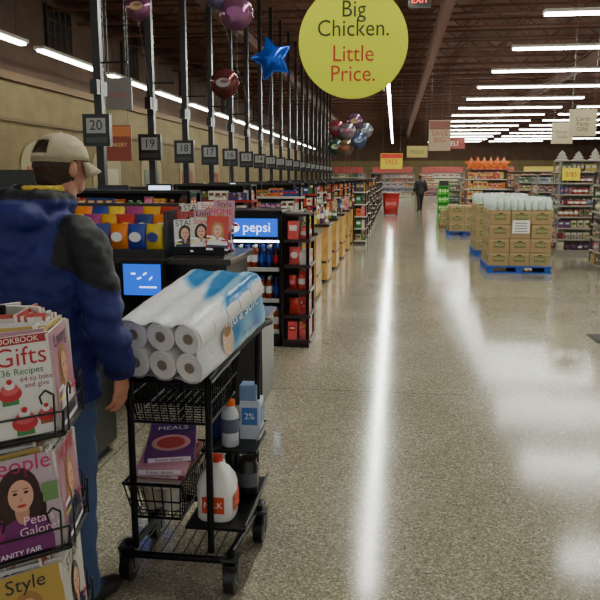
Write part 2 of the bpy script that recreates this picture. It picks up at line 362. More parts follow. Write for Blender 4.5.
# ------------------------------------------------------------------ lanes
WOODY=9.7; SP=1.67
for k in range(-1,19):
    cy=WOODY+SP*k; mb=MB(); xe=-1.0 if k>=0 else -1.35; far=k>7
    mb.bb(-3.9,xe-.5,cy-.33,cy+.33,.08,.78,'gloss',(40,38,38)); mb.bb(-3.9,xe-.05,cy-.3,cy+.3,0,.08,'matte',(20,20,20))
    mb.bb(xe-.5,xe,cy-.36,cy+.36,.04,.86,'wood')
    mb.bb(xe-.5,xe+.02,cy-.38,cy+.38,.86,.9,'gloss',(42,38,34))
    mb.bb(-3.9,xe-.5,cy-.36,cy+.36,.78,.84,'metal',(120,118,112)); mb.bb(-2.9,xe-.52,cy-.26,cy+.26,.84,.85,'matte',(22,22,24))
    mb.bb(xe-.48,xe-.02,cy-.372,cy-.36,.3,.34,'metal',(90,80,70)); mb.bb(xe,xe+.012,cy-.3,cy+.3,.3,.34,'metal',(90,80,70))
    mb.cyl((-3.2,cy,.84),(-3.2,cy,1.25),.025,mat='metal',col=(50,50,52)); mb.box((-3.2,cy-.02,1.38),(.36,.04,.28),'gloss',(28,28,30)); mb.quad((-3.2,cy-.042,1.38),(1,0,0),(0,0,1),.31,.23,'screen_white' if k%3==0 else 'gloss',(30,40,60))
    mb.box((-3.2,cy-.1,.88),(.4,.2,.05),'gloss',(50,50,52)); mb.cyl((-2.75,cy-.2,.84),(-2.75,cy-.2,1.15),.015,mat='metal',col=(60,60,60)); mb.box((-2.75,cy-.22,1.2),(.1,.05,.16),'gloss',(40,44,50))
    mb.build('checkout_counter',bevel=.004)
    mb=MB(); x1=xe-.25
    for q in (x1-.85,x1-.02):
        mb.bb(q-.015,q+.015,cy+.12,cy+.3,.905 if q>x1-.3 else .845,1.0,'metal',(40,40,42))
    shelf(mb,x1-.9,x1,cy+.02,cy+.34,.98,1.52,3,('-y','+x'),(40,36,36),CANDY,(.04,.09) if not far else (.08,.16),False,.1,base=False,rail=(150,40,36) if k%2 else (190,186,178))
    mb.build('candy_rack')
    mb=MB(); u=xe-.42
    while u<xe-.06:
        w=R.uniform(.05,.1); hh=R.uniform(.1,.28)
        if R.random()<.4: bottle(mb,(u+w/2,cy-.2,.901),w*.45,hh,R.choice(PAL),R.choice(PAL),(240,240,235))
        else: mb.bb(u,u+w*.9,cy-.28,cy-.12,.901,.9+hh,'print',R.choice(PAL))
        u+=w
    mb.build('counter_snacks')
for k in range(19):
    py=8.2+SP*k+ (0.15 if k else 0); mb=MB()
    mb.bb(-3.445,-3.355,py-.045,py+.045,0,6.1,'gloss',(24,22,22)); mb.bb(-3.52,-3.28,py-.1,py+.1,0,.03,'metal',(60,60,60))
    zc=2.04 if k else 2.16
    mb.bb(-3.56,-3.24,py-.13,py-.05,zc-.2,zc+.16,'gloss',(30,30,32)); mb.quad((-3.4,py-.132,zc+.03),(1,0,0),(0,0,1),.23,.17,'cover',(150,152,150))
    mb.text(str(20-k),.16,(-3.4,py-.134,zc+.03),(1,0,0),(0,0,1),'cover',(25,25,30)); mb.quad((-3.4,py-.132,zc-.13),(1,0,0),(0,0,1),.25,.06,'cover',(60,62,66))
    mb.box((-3.4,py,2.62),(.08,.3,.16),'gloss',(26,24,24))
    mb.cyl((-3.4,py,2.9),(-3.05,py,2.9),.012,mat='metal',col=(50,50,50))
    mb.build('lane_number_pole')
mb=MB()
for k in range(0,18,2):
    y=8.2+SP*k; mb.bb(-5.6,-5.2,y,y+2.2,0,1.35,'print',(90,70,60)); mb.bb(-5.65,-5.15,y-.03,y+2.23,1.35,1.42,'matte',(50,42,38))
    mb.bb(-5.19,-5.17,y+.2,y+1.9,.9,1.25,'cover',R.choice(MUTED))
mb.build('customer_service_partitions')

# near lane
mb=MB()
mb.bb(-4.0,-1.12,4.75,5.45,.06,1.02,'gloss',(30,29,30)); mb.bb(-4.0,-1.15,4.8,5.4,0,.06,'matte',(15,15,15))
mb.bb(-4.0,-1.08,4.7,5.5,1.02,1.06,'gloss',(58,54,50))
mb.bb(-1.12,-.9,4.85,5.35,0,.6,'gloss',(34,33,34)); mb.bb(-1.12,-.88,4.83,5.37,.6,.63,'metal',(90,88,84))
mb.bb(-2.0,-1.2,4.738,4.75,.2,.9,'gloss',(42,40,40)); mb.bb(-2.0,-1.2,4.725,4.738,.78,.8,'metal',(120,118,110))
mb.box((-1.66,4.62,.93),(.3,.06,.26),'gloss',(18,18,20)); mb.quad((-1.66,4.588,.93),(1,0,0),(0,0,1),.26,.21,'screen_blue')
for q in range(4): mb.quad((-1.72+q*.04,4.586,.97-.03*(q%2)),(1,0,.3*q),(0,0,1),.03,.012,'screen_white')
mb.quad((-1.62,4.586,.88),(1,0,0),(0,0,1),.12,.01,'screen_white'); mb.bb(-1.7,-1.62,4.64,4.75,.85,.95,'metal',(50,50,50))
mb.build('checkout_counter',bevel=.004)
mb=MB()
mb.bb(-2.35,-1.54,4.74,5.06,1.061,1.09,'gloss',(30,30,30)); mb.bb(-2.35,-1.54,5.06,5.09,1.061,1.42,'gloss',(26,26,28)); mb.bb(-2.35,-1.54,4.72,4.74,1.061,1.12,'metal',(60,60,60))
for q in (-2.35,-1.54): mb.bb(q-.01,q+.01,4.74,5.09,1.061,1.38,'gloss',(26,26,28))
cc=[((214,160,30),(180,30,30)),((40,60,150),(240,240,240)),((170,40,30),(245,220,60)),((220,190,60),(40,60,150)),((50,60,120),(250,250,250)),((150,50,110),(240,220,200)),((216,120,30),(250,250,250))]
for j,zz in enumerate((0,.06,.11)):
    u=-2.27
    for i in range(6):
        c1,c2=cc[(i*2+j*3)%7]; bag(mb,(u+i*.128+.02*j,4.79+j*.1,1.09+zz),.145,.2,.07,c1,c2,R.uniform(-.2,.2))
mb.build('chip_display_rack')

def cover(mb,c,X,Y,w,h,style,N):
    c=Vector(c);X=Vector(X).normalized();Y=Vector(Y).normalized();N=Vector(N).normalized()
    P=lambda a,b,e=1:(c+X*a*w+Y*b*h+N*(.0012*e))
    if style=='cupcake':
        mb.quad(P(0,0,1),X,Y,w,h,'cover',(232,230,220)); mb.quad(P(0,.455,2),X,Y,w,h*.08,'cover',(170,30,40))
        mb.text('#1 COOKBOOK',.02,P(0,.455,3),X,Y,col=(250,240,220)); mb.text('dGifts',.068,P(.04,.29,2),X,Y,col=(190,30,45))
        mb.text('136 Recipes',.024,P(.1,.15,2),X,Y,col=(40,120,60)); mb.text('64 to bake\nand give',.019,P(.3,.04,2),X,Y,col=(150,30,90))
        for a,b,s in ((-.05,-.04,1.),(.1,-.34,1.1),(-.38,-.3,1.),(.38,-.3,.8)):
            mb.quad(P(a,b-.075*s,2),X,Y,.04*s,.024*s,'cover',(60,140,70) if s>.95 else (160,90,50)); mb.disc(P(a,b-.01*s,3),X,Y,.029*s,.02*s,'cover',(200,40,52)); mb.disc(P(a,b+.035*s,4),X,Y,.022*s,.015*s,'cover',(222,90,96)); mb.disc(P(a,b+.075*s,5),X,Y,.013*s,.011*s,'cover',(240,236,232)); mb.disc(P(a,b+.11*s,6),X,Y,.007*s,.007*s,'cover',(200,20,30))
    elif style=='portrait':
        mb.quad(P(0,0,1),X,Y,w,h,'cover',(196,176,182)); mb.disc(P(-.02,.12,2),X,Y,.055,.075,'cover',(52,28,20)); mb.disc(P(-.1,-.08,2.3),X,Y,.045,.07,'cover',(60,32,22)); mb.disc(P(.14,-.05,2.6),X,Y,.035,.06,'cover',(52,28,20))
        mb.disc(P(.0,-.3,3),X,Y,.075,.052,'cover',(120,40,110)); mb.quad(P(0,-.42,3.3),X,Y,.15,.04,'cover',(120,40,110)); mb.disc(P(0,-.04,4),X,Y,.018,.035,'cover',(205,150,125)); mb.disc(P(0,.12,5),X,Y,.032,.043,'cover',(224,172,146))
        for q in (-.07,.07): mb.disc(P(q,.15,6),X,Y,.006,.0035,'cover',(30,20,20)); mb.quad(P(q,.185,6),X,Y,.014,.002,'cover',(50,30,20))
        mb.disc(P(0,.02,6),X,Y,.012,.004,'cover',(190,50,60)); mb.quad(P(0,.08,6),X,Y,.004,.012,'cover',(200,140,115))
        mb.text('People',.062,P(0,.42,2),X,Y,col=(200,30,110)); mb.text('Petals\nGalore!',.034,P(.2,-.2,7),X,Y,col=(250,215,235)); mb.text('VANITY FAIR',.02,P(-.1,-.45,7),X,Y,col=(250,250,250)); mb.quad(P(-.36,-.2,6),X,Y,.04,.07,'cover',(150,40,110)); mb.quad(P(.38,.1,6),X,Y,.04,.05,'cover',(110,150,90))
    else:
        rs=random.Random(style); bg=rs.choice([(190,66,58),(220,215,200),(216,212,208),(190,160,80),(180,130,146),(206,200,188)]); mb.quad(P(0,0,1),X,Y,w,h,'cover',bg)
        mb.text(rs.choice(['HOME','STYLE','Cook','Living','STAR','Style']),.055,P(0,.38,2),X,Y,col=rs.choice([(40,40,60),(20,20,25),(200,30,40)]))
        hc=rs.choice([(60,35,22),(170,130,70),(30,22,20)])
        mb.disc(P(0,.06,2),X,Y,.045,.065,'cover',hc); mb.disc(P(0,-.3,3),X,Y,.07,.05,'cover',rs.choice([(40,50,90),(160,40,50),(230,230,230)])); mb.quad(P(0,-.42,3.3),X,Y,.14,.04,'cover',(60,50,70)); mb.disc(P(0,-.08,3.6),X,Y,.012,.03,'cover',(205,150,125)); mb.disc(P(0,.08,4),X,Y,.028,.04,'cover',(222,172,146))
        for q in (-.06,.06): mb.disc(P(q,.1,5),X,Y,.005,.003,'cover',(30,20,20))
        mb.disc(P(0,.0,5),X,Y,.009,.003,'cover',(180,50,60))
        mb.quad(P(-.32,-.1,5),X,Y,.05,.012,'cover',(250,250,250)); mb.quad(P(-.32,-.2,5),X,Y,.05,.008,'cover',(250,240,90)); mb.quad(P(.32,-.2,5),X,Y,.05,.01,'cover',(200,40,60)); mb.quad(P(0,-.46,5),X,Y,.15,.012,'cover',(250,250,250))
def magazine(mb,base,N,w,h,tilt,style,thick=.006,roll=0):
    N=Vector(N).normalized(); X=Vector((0,0,1)).cross(N).normalized(); Y=(Vector((0,0,1))*math.cos(tilt)-N*math.sin(tilt)); F=X.cross(Y)
    if roll: X,Y=X*math.cos(roll)+Y*math.sin(roll),Y*math.cos(roll)-X*math.sin(roll)
    c=Vector(base)+Y*h/2
    Rm=Matrix((X,Y,F)).transposed()
    mb.box(c-F*thick/2,(w,h,thick),'cover',(225,222,212),R=Rm); cover(mb,c,X,Y,w,h,style,F)
mb=MB()
mb.bb(-1.5,-1.14,4.76,5.1,1.061,1.08,'gloss',(28,28,28))
for j in range(3):
    yb=4.8+.1*j; zb=1.085+.05*j
    mb.bb(-1.5,-1.14,yb-.02,yb-.014,zb,zb+.05,'metal',(40,40,40)); mb.bb(-1.5,-1.14,yb+.06,yb+.075,1.061,zb+.18,'matte',(30,30,30))
    for i in range(3):
        magazine(mb,(-1.415+i*.11,yb-.004*i,zb+.012*i),(.12+.1*i,-1,0),.15,.24,.2,'n%d'%(i+j*3+3),roll=.06*(1-i)) 
magazine(mb,(-1.16,4.9,1.1),(1,-.5,0),.18,.24,.2,'portrait')
mb.build('magazine_display')
mb=MB(); mb.bb(-4,-1.62,3.25,3.95,.06,.95,'gloss',(30,29,30)); mb.bb(-4,-1.65,3.3,3.9,0,.06,'matte',(15,15,15)); mb.bb(-4,-1.58,3.2,4.0,.95,.99,'gloss',(60,56,50)); mb.bb(-3.5,-1.8,3.35,3.85,.99,1.0,'matte',(20,20,22)); mb.build('checkout_counter',bevel=.004)
mb=MB(); mb.bb(-4,-1.72,6.0,6.5,.06,.95,'gloss',(30,29,30)); mb.bb(-4,-1.74,6.05,6.45,0,.06,'matte',(15,15,15)); mb.bb(-4,-1.7,5.95,6.55,.95,.99,'gloss',(60,56,50)); mb.build('checkout_counter',bevel=.004)
mb=MB(); shelf(mb,-3.4,-1.75,6.1,6.45,1.0,1.48,3,('-y','+x'),(30,30,32),CANDY,(.05,.1),True,.1,base=False); mb.bb(-3.4,-1.75,6.12,6.43,.991,1.0,'matte',(30,30,32)); mb.build('candy_rack')
mb=MB(); mb.bb(-3.1,-2.6,5.0,5.3,1.061,1.1,'gloss',(40,40,40)); mb.cyl((-2.85,5.15,1.1),(-2.85,5.15,1.35),.03,mat='metal',col=(50,50,50)); mb.box((-2.85,5.12,1.5),(.42,.05,.32),'gloss',(24,24,26)); mb.build('cash_register')

# ------------------------------------------------------------------ beverage cooler
mb=MB(); x0,x1,y0,y1=-1.62,-1.04,6.68,7.28
K=(22,22,25)
mb.bb(x0,x1,y1-.04,y1,.0,1.3,'gloss',K); mb.bb(x0,x0+.03,y0,y1,0,1.3,'gloss',K); mb.bb(x1-.03,x1,y0,y1,0,1.3,'gloss',K)
mb.bb(x0,x1,y0,y1,1.26,1.3,'gloss',K); mb.bb(x0,x1,y0,y1,0,.12,'gloss',K); mb.bb(x0+.03,x1-.03,y0,y0+.12,1.02,1.26,'gloss',K)
mb.quad(((x0+x1)/2,y0-.003,1.14),(1,0,0),(0,0,1),.5,.17,'screen_blue'); mb.text('pepsi',.13,((x0+x1)/2+.05,y0-.006,1.14),(1,0,0),(0,0,1),'screen_white')
mb.disc((x0+.13,y0-.006,1.14),(1,0,0),(0,0,1),.045,.045,'screen_white'); mb.disc((x0+.13,y0-.007,1.15),(1,0,0),(0,0,1),.04,.03,'cover',(200,30,40),a1=math.pi*1.05)
mb.bb(x0+.05,x1-.05,y0+.13,y0+.15,.99,1.01,'cooler_led')
for j,z in enumerate((.12,.42,.72)):
    mb.bb(x0+.03,x1-.03,y0+.04,y1-.04,z,z+.012,'metal',(120,120,120)); mb.bb(x0+.03,x1-.03,y0+.03,y0+.04,z,z+.04,'cover',(190,190,190))
    for row in range(2):
        for i in range(7): bottle(mb,(x0+.075+i*.072,y0+.1+row*.12,z+.012),.031,.23,[(20,30,90),(60,25,15),(40,110,50),(150,60,20)][(i//2+j)%4],(220,220,220) if i%2 else (40,70,180),[(30,70,170),(200,30,40),(240,220,60),(235,235,235)][(i//2+j)%4])
mb.build('beverage_cooler',bevel=.004)
mb=MB(); shelf(mb,-1.02,-.78,6.66,7.1,.06,1.26,5,('-y','+x'),(40,24,26),[(190,40,40),(225,220,215),(220,120,130),(200,60,50),(230,90,90),(210,190,170)],(.07,.13),True,.1,rail=(60,50,50)); mb.build('snack_endcap_shelf')

for i in range(5,19):
    cy=WOODY+SP*i; mb=MB(); shelf(mb,-.965,-.68,cy-.36,cy+.36,.08,R.choice([1.35,1.55,1.75]),5,('-y','+x'),(60,50,46),PAL,(.08,.16),False,.11)
    mb.build('merchandise_display')
for i,yy in enumerate((10.43,12.2,13.87,15.5)):
    mb=MB(); shelf(mb,-1.8,-1.5,yy-.15,yy+.1,.05,1.55,5,('-y','+x'),(40,36,34),PAL,(.07,.13),False,.1); mb.build('magazine_tower')

# ------------------------------------------------------------------ magazine spinner rack (foreground)
RC=Vector((-1.06,1.78,0)); n0=math.atan2(-.9,.44)+math.radians(16)
mb=MB(); ap=.165
mb.cyl(RC+Vector((0,0,.02)),RC+Vector((0,0,1.26)),.03,mat='metal',col=(30,30,32)); mb.cyl(RC,RC+Vector((0,0,.03)),.2,n=24,mat='gloss',col=(25,25,25))
styles=[['cupcake','portrait','n21','n22']]
def hexpts(r,z): return [RC+Vector((r*math.cos(n0+math.pi/6+k*math.pi/3),r*math.sin(n0+math.pi/6+k*math.pi/3),z)) for k in range(6)]
for t,z in enumerate((.94,.62,.3,.035)):
    hp=hexpts(ap/math.cos(math.pi/6)+.025,z); mb.add(hp+[p-Vector((0,0,.012)) for p in hp],[tuple(range(6)),tuple(range(11,5,-1))]+[(i,(i+1)%6,6+(i+1)%6,6+i) for i in range(6)],'gloss',(24,24,26))
    mb.tube([p+Vector((0,0,.0)) for p in hexpts(ap/.866+.03,z)],.009,6,'gloss',(18,18,20),True)
    mb.tube(hexpts(ap/.866+.034,z+.06),.003,6,'gloss',(18,18,20),True)
    for p,q in zip(hexpts(ap/.866+.03,z),hexpts(ap/.866+.034,z+.06)): mb.cyl(p,q,.004,n=6,mat='gloss',col=(18,18,20))
    hb=hexpts(.1,z+.0); ht=hexpts(.08,z+.25)
    mb.add(hb+ht,[(i,(i+1)%6,6+(i+1)%6,6+i) for i in range(6)],'matte',(30,30,30))
    for k in range(6):
        a=n0+k*math.pi/3; N=Vector((math.cos(a),math.sin(a),0)); X=Vector((0,0,1)).cross(N)
        for sg in (-1,1):
            B=RC+N*(ap+.036)+X*sg*.088+Vector((0,0,z)); mb.tube([B,B+Vector((0,0,.11)),B+Vector((0,0,.125))-X*sg*.02,B+Vector((0,0,.11))-X*sg*.035,B+Vector((0,0,.09))-X*sg*.03],.003,6,'gloss',(18,18,20))
        for s in range(6):
            st=(styles[0][t] if k==0 else 'n%d'%(k*7+t)) if s==0 else 'n%d'%(s+k+t)
            magazine(mb,RC+N*(ap+.018-s*.012)+Vector((0,0,z+.003+s*.009))+X*(0 if s==0 else R.uniform(-.014,.014)),N,.195,.265,.07+.017*s,st,.008,roll=.02 if s==0 else R.uniform(-.07,.07))
mb.build('magazine_rack')

# ------------------------------------------------------------------ shopping cart
D=(38,38,40); mb=MB()
def rect(z,x0,x1,y0,y1): return [(x0,y0,z),(x1,y0,z),(x1,y1,z),(x0,y1,z)]
mb.tube([(-.69,2.58,.14),(-.69,2.58,.84),(-.68,2.66,.865),(-.56,3.06,.965),(-.54,3.12,.965)],.014,10,'metal',D)
mb.tube([(-1.0,2.58,.14),(-1.0,2.58,.84),(-.99,2.66,.865),(-.9,3.06,.965),(-.89,3.12,.965)],.014,10,'metal',D)
mb.cyl((-.54,3.12,.965),(-.89,3.12,.965),.017,n=12,mat='gloss',col=(24,24,26))
mb.tube([(-.6,3.04,.14),(-.58,3.04,.955)],.013,8,'metal',D); mb.tube([(-.95,3.04,.14),(-.92,3.04,.955)],.013,8,'metal',D)
mb.cyl((-.69,2.58,.84),(-1.0,2.58,.84),.012,mat='metal',col=D)
mb.tube([(-.62,2.54,.13),(-.57,3.06,.13),(-.98,3.06,.13),(-1.03,2.54,.13)],.015,8,'metal',D,True)
def wirebasket(x0,x1,y0,y1,z0,z1,st=.035,t=.05):
    mb.tube(rect(z1,x0,x1,y0,y1),.007,6,'metal',D,True); mb.tube(rect(z0,x0+t*.4,x1-t*.4,y0+t,y1-t*.4),.006,6,'metal',D,True)
    zm=(z0+z1)/2; mb.tube(rect(zm,x0+t*.2,x1-t*.2,y0+t*.5,y1-t*.2),.0035,5,'metal',D,True)
    nx=int((x1-x0)/st)
    for i in range(nx+1):
        f=i/nx; xt=x0+(x1-x0)*f; xbm=x0+t*.4+(x1-x0-t*.8)*f
        mb.tube([(xt,y0,z1),(xbm,y0+t,z0),(xbm,y1-t*.4,z0),(xt,y1,z1)],.0028,5,'metal',D)
    ny=int((y1-y0)/st)
    for i in range(ny+1):
        f=i/ny; yt=y0+(y1-y0)*f; ybm=y0+t+(y1-y0-t*1.4)*f
        mb.tube([(x0,yt,z1),(x0+t*.4,ybm,z0),(x1-t*.4,ybm,z0),(x1,yt,z1)],.0028,5,'metal',D)
wirebasket(-1.03,-.67,2.55,3.05,.66,.84)
wirebasket(-1.03,-.8,2.55,3.05,.26,.42)
mb.bb(-.79,-.55,2.57,3.08,.235,.247,'metal',D); mb.bb(-.8,-.56,2.86,3.12,.44,.452,'metal',D)
mb.tube([(-.55,2.57,.26),(-.55,3.08,.26)],.006,6,'metal',D); mb.tube([(-.56,2.86,.5),(-.56,3.12,.5),(-.8,3.12,.5)],.005,6,'metal',D)
for i in range(9): mb.cyl((-.98+i*.045,2.56,.13),(-.98+i*.045,3.05,.13),.004,n=5,mat='metal',col=D)
for cx,cyy in ((-.6,2.54),(-.565,2.95),(-1.03,2.58),(-1.03,2.92)):
    mb.cyl((cx-.02,cyy,.065),(cx+.02,cyy,.065),.065,n=24,mat='gloss',col=(20,20,22)); mb.cyl((cx-.024,cyy,.065),(cx+.024,cyy,.065),.034,n=18,mat='metal',col=(150,150,148))
    mb.cyl((cx-.03,cyy,.065),(cx+.03,cyy,.065),.009,n=10,mat='metal',col=(170,170,170))
    for s in (-.03,.03): mb.box((cx+s,cyy+.0,.1),(.004,.05,.09),'metal',(90,90,90))
    mb.box((cx,cyy,.142),(.07,.06,.012),'metal',(90,90,90))
    mb.cyl((cx,cyy,.145),(cx,cyy,.17),.014,mat='metal',col=D)
mb.build('shopping_cart')

# toilet paper pack
mb=MB(); r=.059; ln=.56
for j in range(2):
    for i in range(3):
        cx=-(r+i*2*r)+(0.012 if j else 0); cz=r+j*(2*r-.004)
        for s in range(5):
            mb.cyl((cx,s*.112+.002,cz),(cx,s*.112+.108,cz),r-.002,n=28,mat='matte',col=(240,239,236))
        mb.loft([((cx,-.0005,cz),.022),((cx,.03,cz),.021)],18,(1,0,0),'matte',(170,160,146),cap=False); mb.disc((cx,.0,cz),(1,0,0),(0,0,1),.02,.02,'matte',(140,130,116))
        for q in (.048,.038,.03): mb.loft([((cx,-.001,cz),q),((cx,.001,cz),q+.001)],24,(1,0,0),'matte',(216,214,211),cap=False)
W=6*r; Hh=4*r-.004
def lobes():
    pts=[]
    for i in range(3):
        cx=-(r+i*2*r)
        for a in range(5): th=-math.pi/2+ .7-(a/4)*1.4; pts.append((cx+math.cos(th)*(r+.004),r+math.sin(th)*(r+.004)))
    for j in range(2):
        cz=r+j*(2*r-.004)
        for a in range(5): th=math.pi+.7-(a/4)*1.4; pts.append((-5*r+math.cos(th)*(r+.004),cz+math.sin(th)*(r+.004)))
    for i in range(3):
        cx=-5*r+i*2*r
        for a in range(5): th=math.pi/2+.7-(a/4)*1.4; pts.append((cx+math.cos(th)*(r+.004),3*r-.004+math.sin(th)*(r+.004)))
    for j in range(2):
        cz=3*r-.004-j*(2*r-.004)
        for a in range(5): th=.7-(a/4)*1.4; pts.append((-r+math.cos(th)*(r+.004),cz+math.sin(th)*(r+.004)))
    return pts
lp=lobes(); n=len(lp); cx,cz=-W/2,Hh/2; vs=[];ys=[-.006,.0]+[ln*k/10 for k in range(1,11)]+[ln+.012,ln+.014]
sc=[.97,1]+[1+.008*math.sin(k*3) for k in range(10)]+[.85,.3]
hx,hz=W/2+.004,Hh/2+.004
soft=[]
for px,pz in lp:
    dx,dz=px-cx,pz-cz
    if abs(dz)/hz>abs(dx)/hx: dz=math.copysign(abs(dz)*.45+hz*.55,dz)
    else: dx=math.copysign(abs(dx)*.45+hx*.55,dx)
    soft.append((cx+dx,cz+dz))
for yi,(yv,sv) in enumerate(zip(ys,sc)):
    for (px,pz),(qx,qz) in zip(lp,soft):
        f=min(1,yi/4); ax,az=px*(1-f)+qx*f,pz*(1-f)+qz*f
        vs.append((cx+(ax-cx)*sv,yv,cz+(az-cz)*sv))
fs=[(i*n+k,i*n+(k+1)%n,(i+1)*n+(k+1)%n,(i+1)*n+k) for i in range(len(ys)-1) for k in range(n)]
mb.add(vs,fs,'printed_film',(255,255,255),True)
mb.text('ultra soft',.08,(.0095,.34,.15),(0,1,0),(0,0,1),'cover',(245,248,252)); mb.text('24 big rolls',.035,(.0095,.4,.06),(0,1,0),(0,0,1),'cover',(30,60,140))
mb.disc((.0092,.2,.09),(0,1,0),(0,0,1),.045,.06,'cover',(230,196,170)); mb.disc((.0096,.2,.125),(0,1,0),(0,0,1),.03,.02,'cover',(150,110,70))
pk=mb.build('toilet_paper_pack',loc=(-.655,2.42,.872),rot=(math.radians(12.5),0,math.radians(-14))); pk.scale=(.96,.96,1)

mb=MB()
def tilt(ax,deg): return Matrix.Rotation(math.radians(deg),3,ax)
for i,(c,col) in enumerate((((-.915,2.76,.40),(205,195,180)),((-.915,2.78,.436),(170,60,76)),((-.91,2.74,.472),(206,150,170)),((-.905,2.79,.508),(100,50,116)))):
    Rm=tilt('X',3+1.5*i)@tilt('Z',-8+7*i)
    mb.box(c,(.2,.3,.032),'gloss',col,R=Rm)
    up=Rm@Vector((0,0,1)); X=Rm@Vector((1,0,0)); Y=Rm@Vector((0,1,0)); c=Vector(c)
    mb.quad(c+up*.017+Y*.09,X,Y,.18,.08,'cover',(60,40,110)); mb.disc(c+up*.0172-Y*.04,X,Y,.08,.07,'cover',(206,150,150)); mb.disc(c+up*.018-Y*.04,X,Y,.058,.05,'cover',(180,60,60)); mb.text('MEALS',.045,c+up*.018+Y*.09,X,Y,'cover',(240,235,240))
    F=Rm@Vector((0,-1,0)); mb.quad(c+F*.151,X,up,.17,.02,'cover',(235,225,235)); mb.text('frozen dinner',.02,c+F*.152,X,up,'cover',(110,30,90))
mb.build('frozen_food_boxes',bevel=.003)
mb=MB()
for i in range(2): mb.cyl((-.96+i*.085,2.68,.27),(-.96+i*.085,2.68,.375),.036,n=18,mat='gloss',col=[(180,170,150),(220,215,205)][i])
mb.build('food_cans')
mb=MB()
c=Vector((-.685,2.68,.249)); wht=(238,238,234); k_=1.04
mb.loft([(c+Vector((0,0,z*k_)),a*k_,b*k_) for z,a,b in ((0,.066,.066),(.01,.073,.073),(.13,.074,.074),(.16,.066,.068),(.19,.045,.05),(.21,.024,.026),(.225,.02,.02))],24,(1,0,0),'gloss',wht,pw=.6)
mb.lathe(c+Vector((0,0,.222*k_)),[(.024,0),(.024,.022)],18,'gloss',(200,50,30))
mb.tube([c+Vector((0,.055,.2)),c+Vector((0,.088,.195)),c+Vector((0,.092,.14)),c+Vector((0,.076,.1))],.013,8,'gloss',wht)
mb.quad(c+Vector((0,-.0785,.075)),(1,0,0),(0,0,1),.09,.07,'cover',(215,80,44)); mb.text('MILK',.035,c+Vector((0,-.08,.075)),(1,0,0),(0,0,1),'cover',(250,250,250)); mb.quad(c+Vector((.0785,0,.075)),(0,1,0),(0,0,1),.09,.07,'cover',(215,80,44))
mb.build('milk_jug')
mb=MB(); bottle(mb,(-.685,2.92,.453),.038,.205,(206,212,222),(236,110,28),(90,96,120),cr_=.62); mb.build('sports_drink_bottle')
mb=MB(); mb.bb(-.66,-.57,3.0,3.1,.453,.63,'gloss',(205,214,226)); mb.quad((-.615,2.998,.56),(1,0,0),(0,0,1),.07,.08,'cover',(60,120,190)); mb.quad((-.568,3.05,.56),(0,1,0),(0,0,1),.07,.08,'cover',(60,120,190)); mb.text('2%',.04,(-.615,2.996,.56),(1,0,0),(0,0,1),'cover',(250,250,250))
mb.bb(-.79,-.74,3.0,3.1,.453,.66,'gloss',(40,60,110)); mb.bb(-.66,-.585,3.0,3.08,.63,.7,'gloss',(120,150,190)); mb.build('drink_cartons',bevel=.004)
mb=MB(); c=(-.605,2.9,.248); mb.lathe(c,[(.042,0),(.046,.01),(.046,.13),(.04,.14),(.04,.16)],20,'gloss',(22,22,24)); mb.lathe((-.605,2.9,.29),[(.0468,0),(.0468,.06)],20,'cover',(90,90,95)); mb.lathe((-.69,2.98,.248),[(.036,0),(.036,.13),(.03,.15)],18,'gloss',(30,30,36)); mb.build('coffee_canisters')

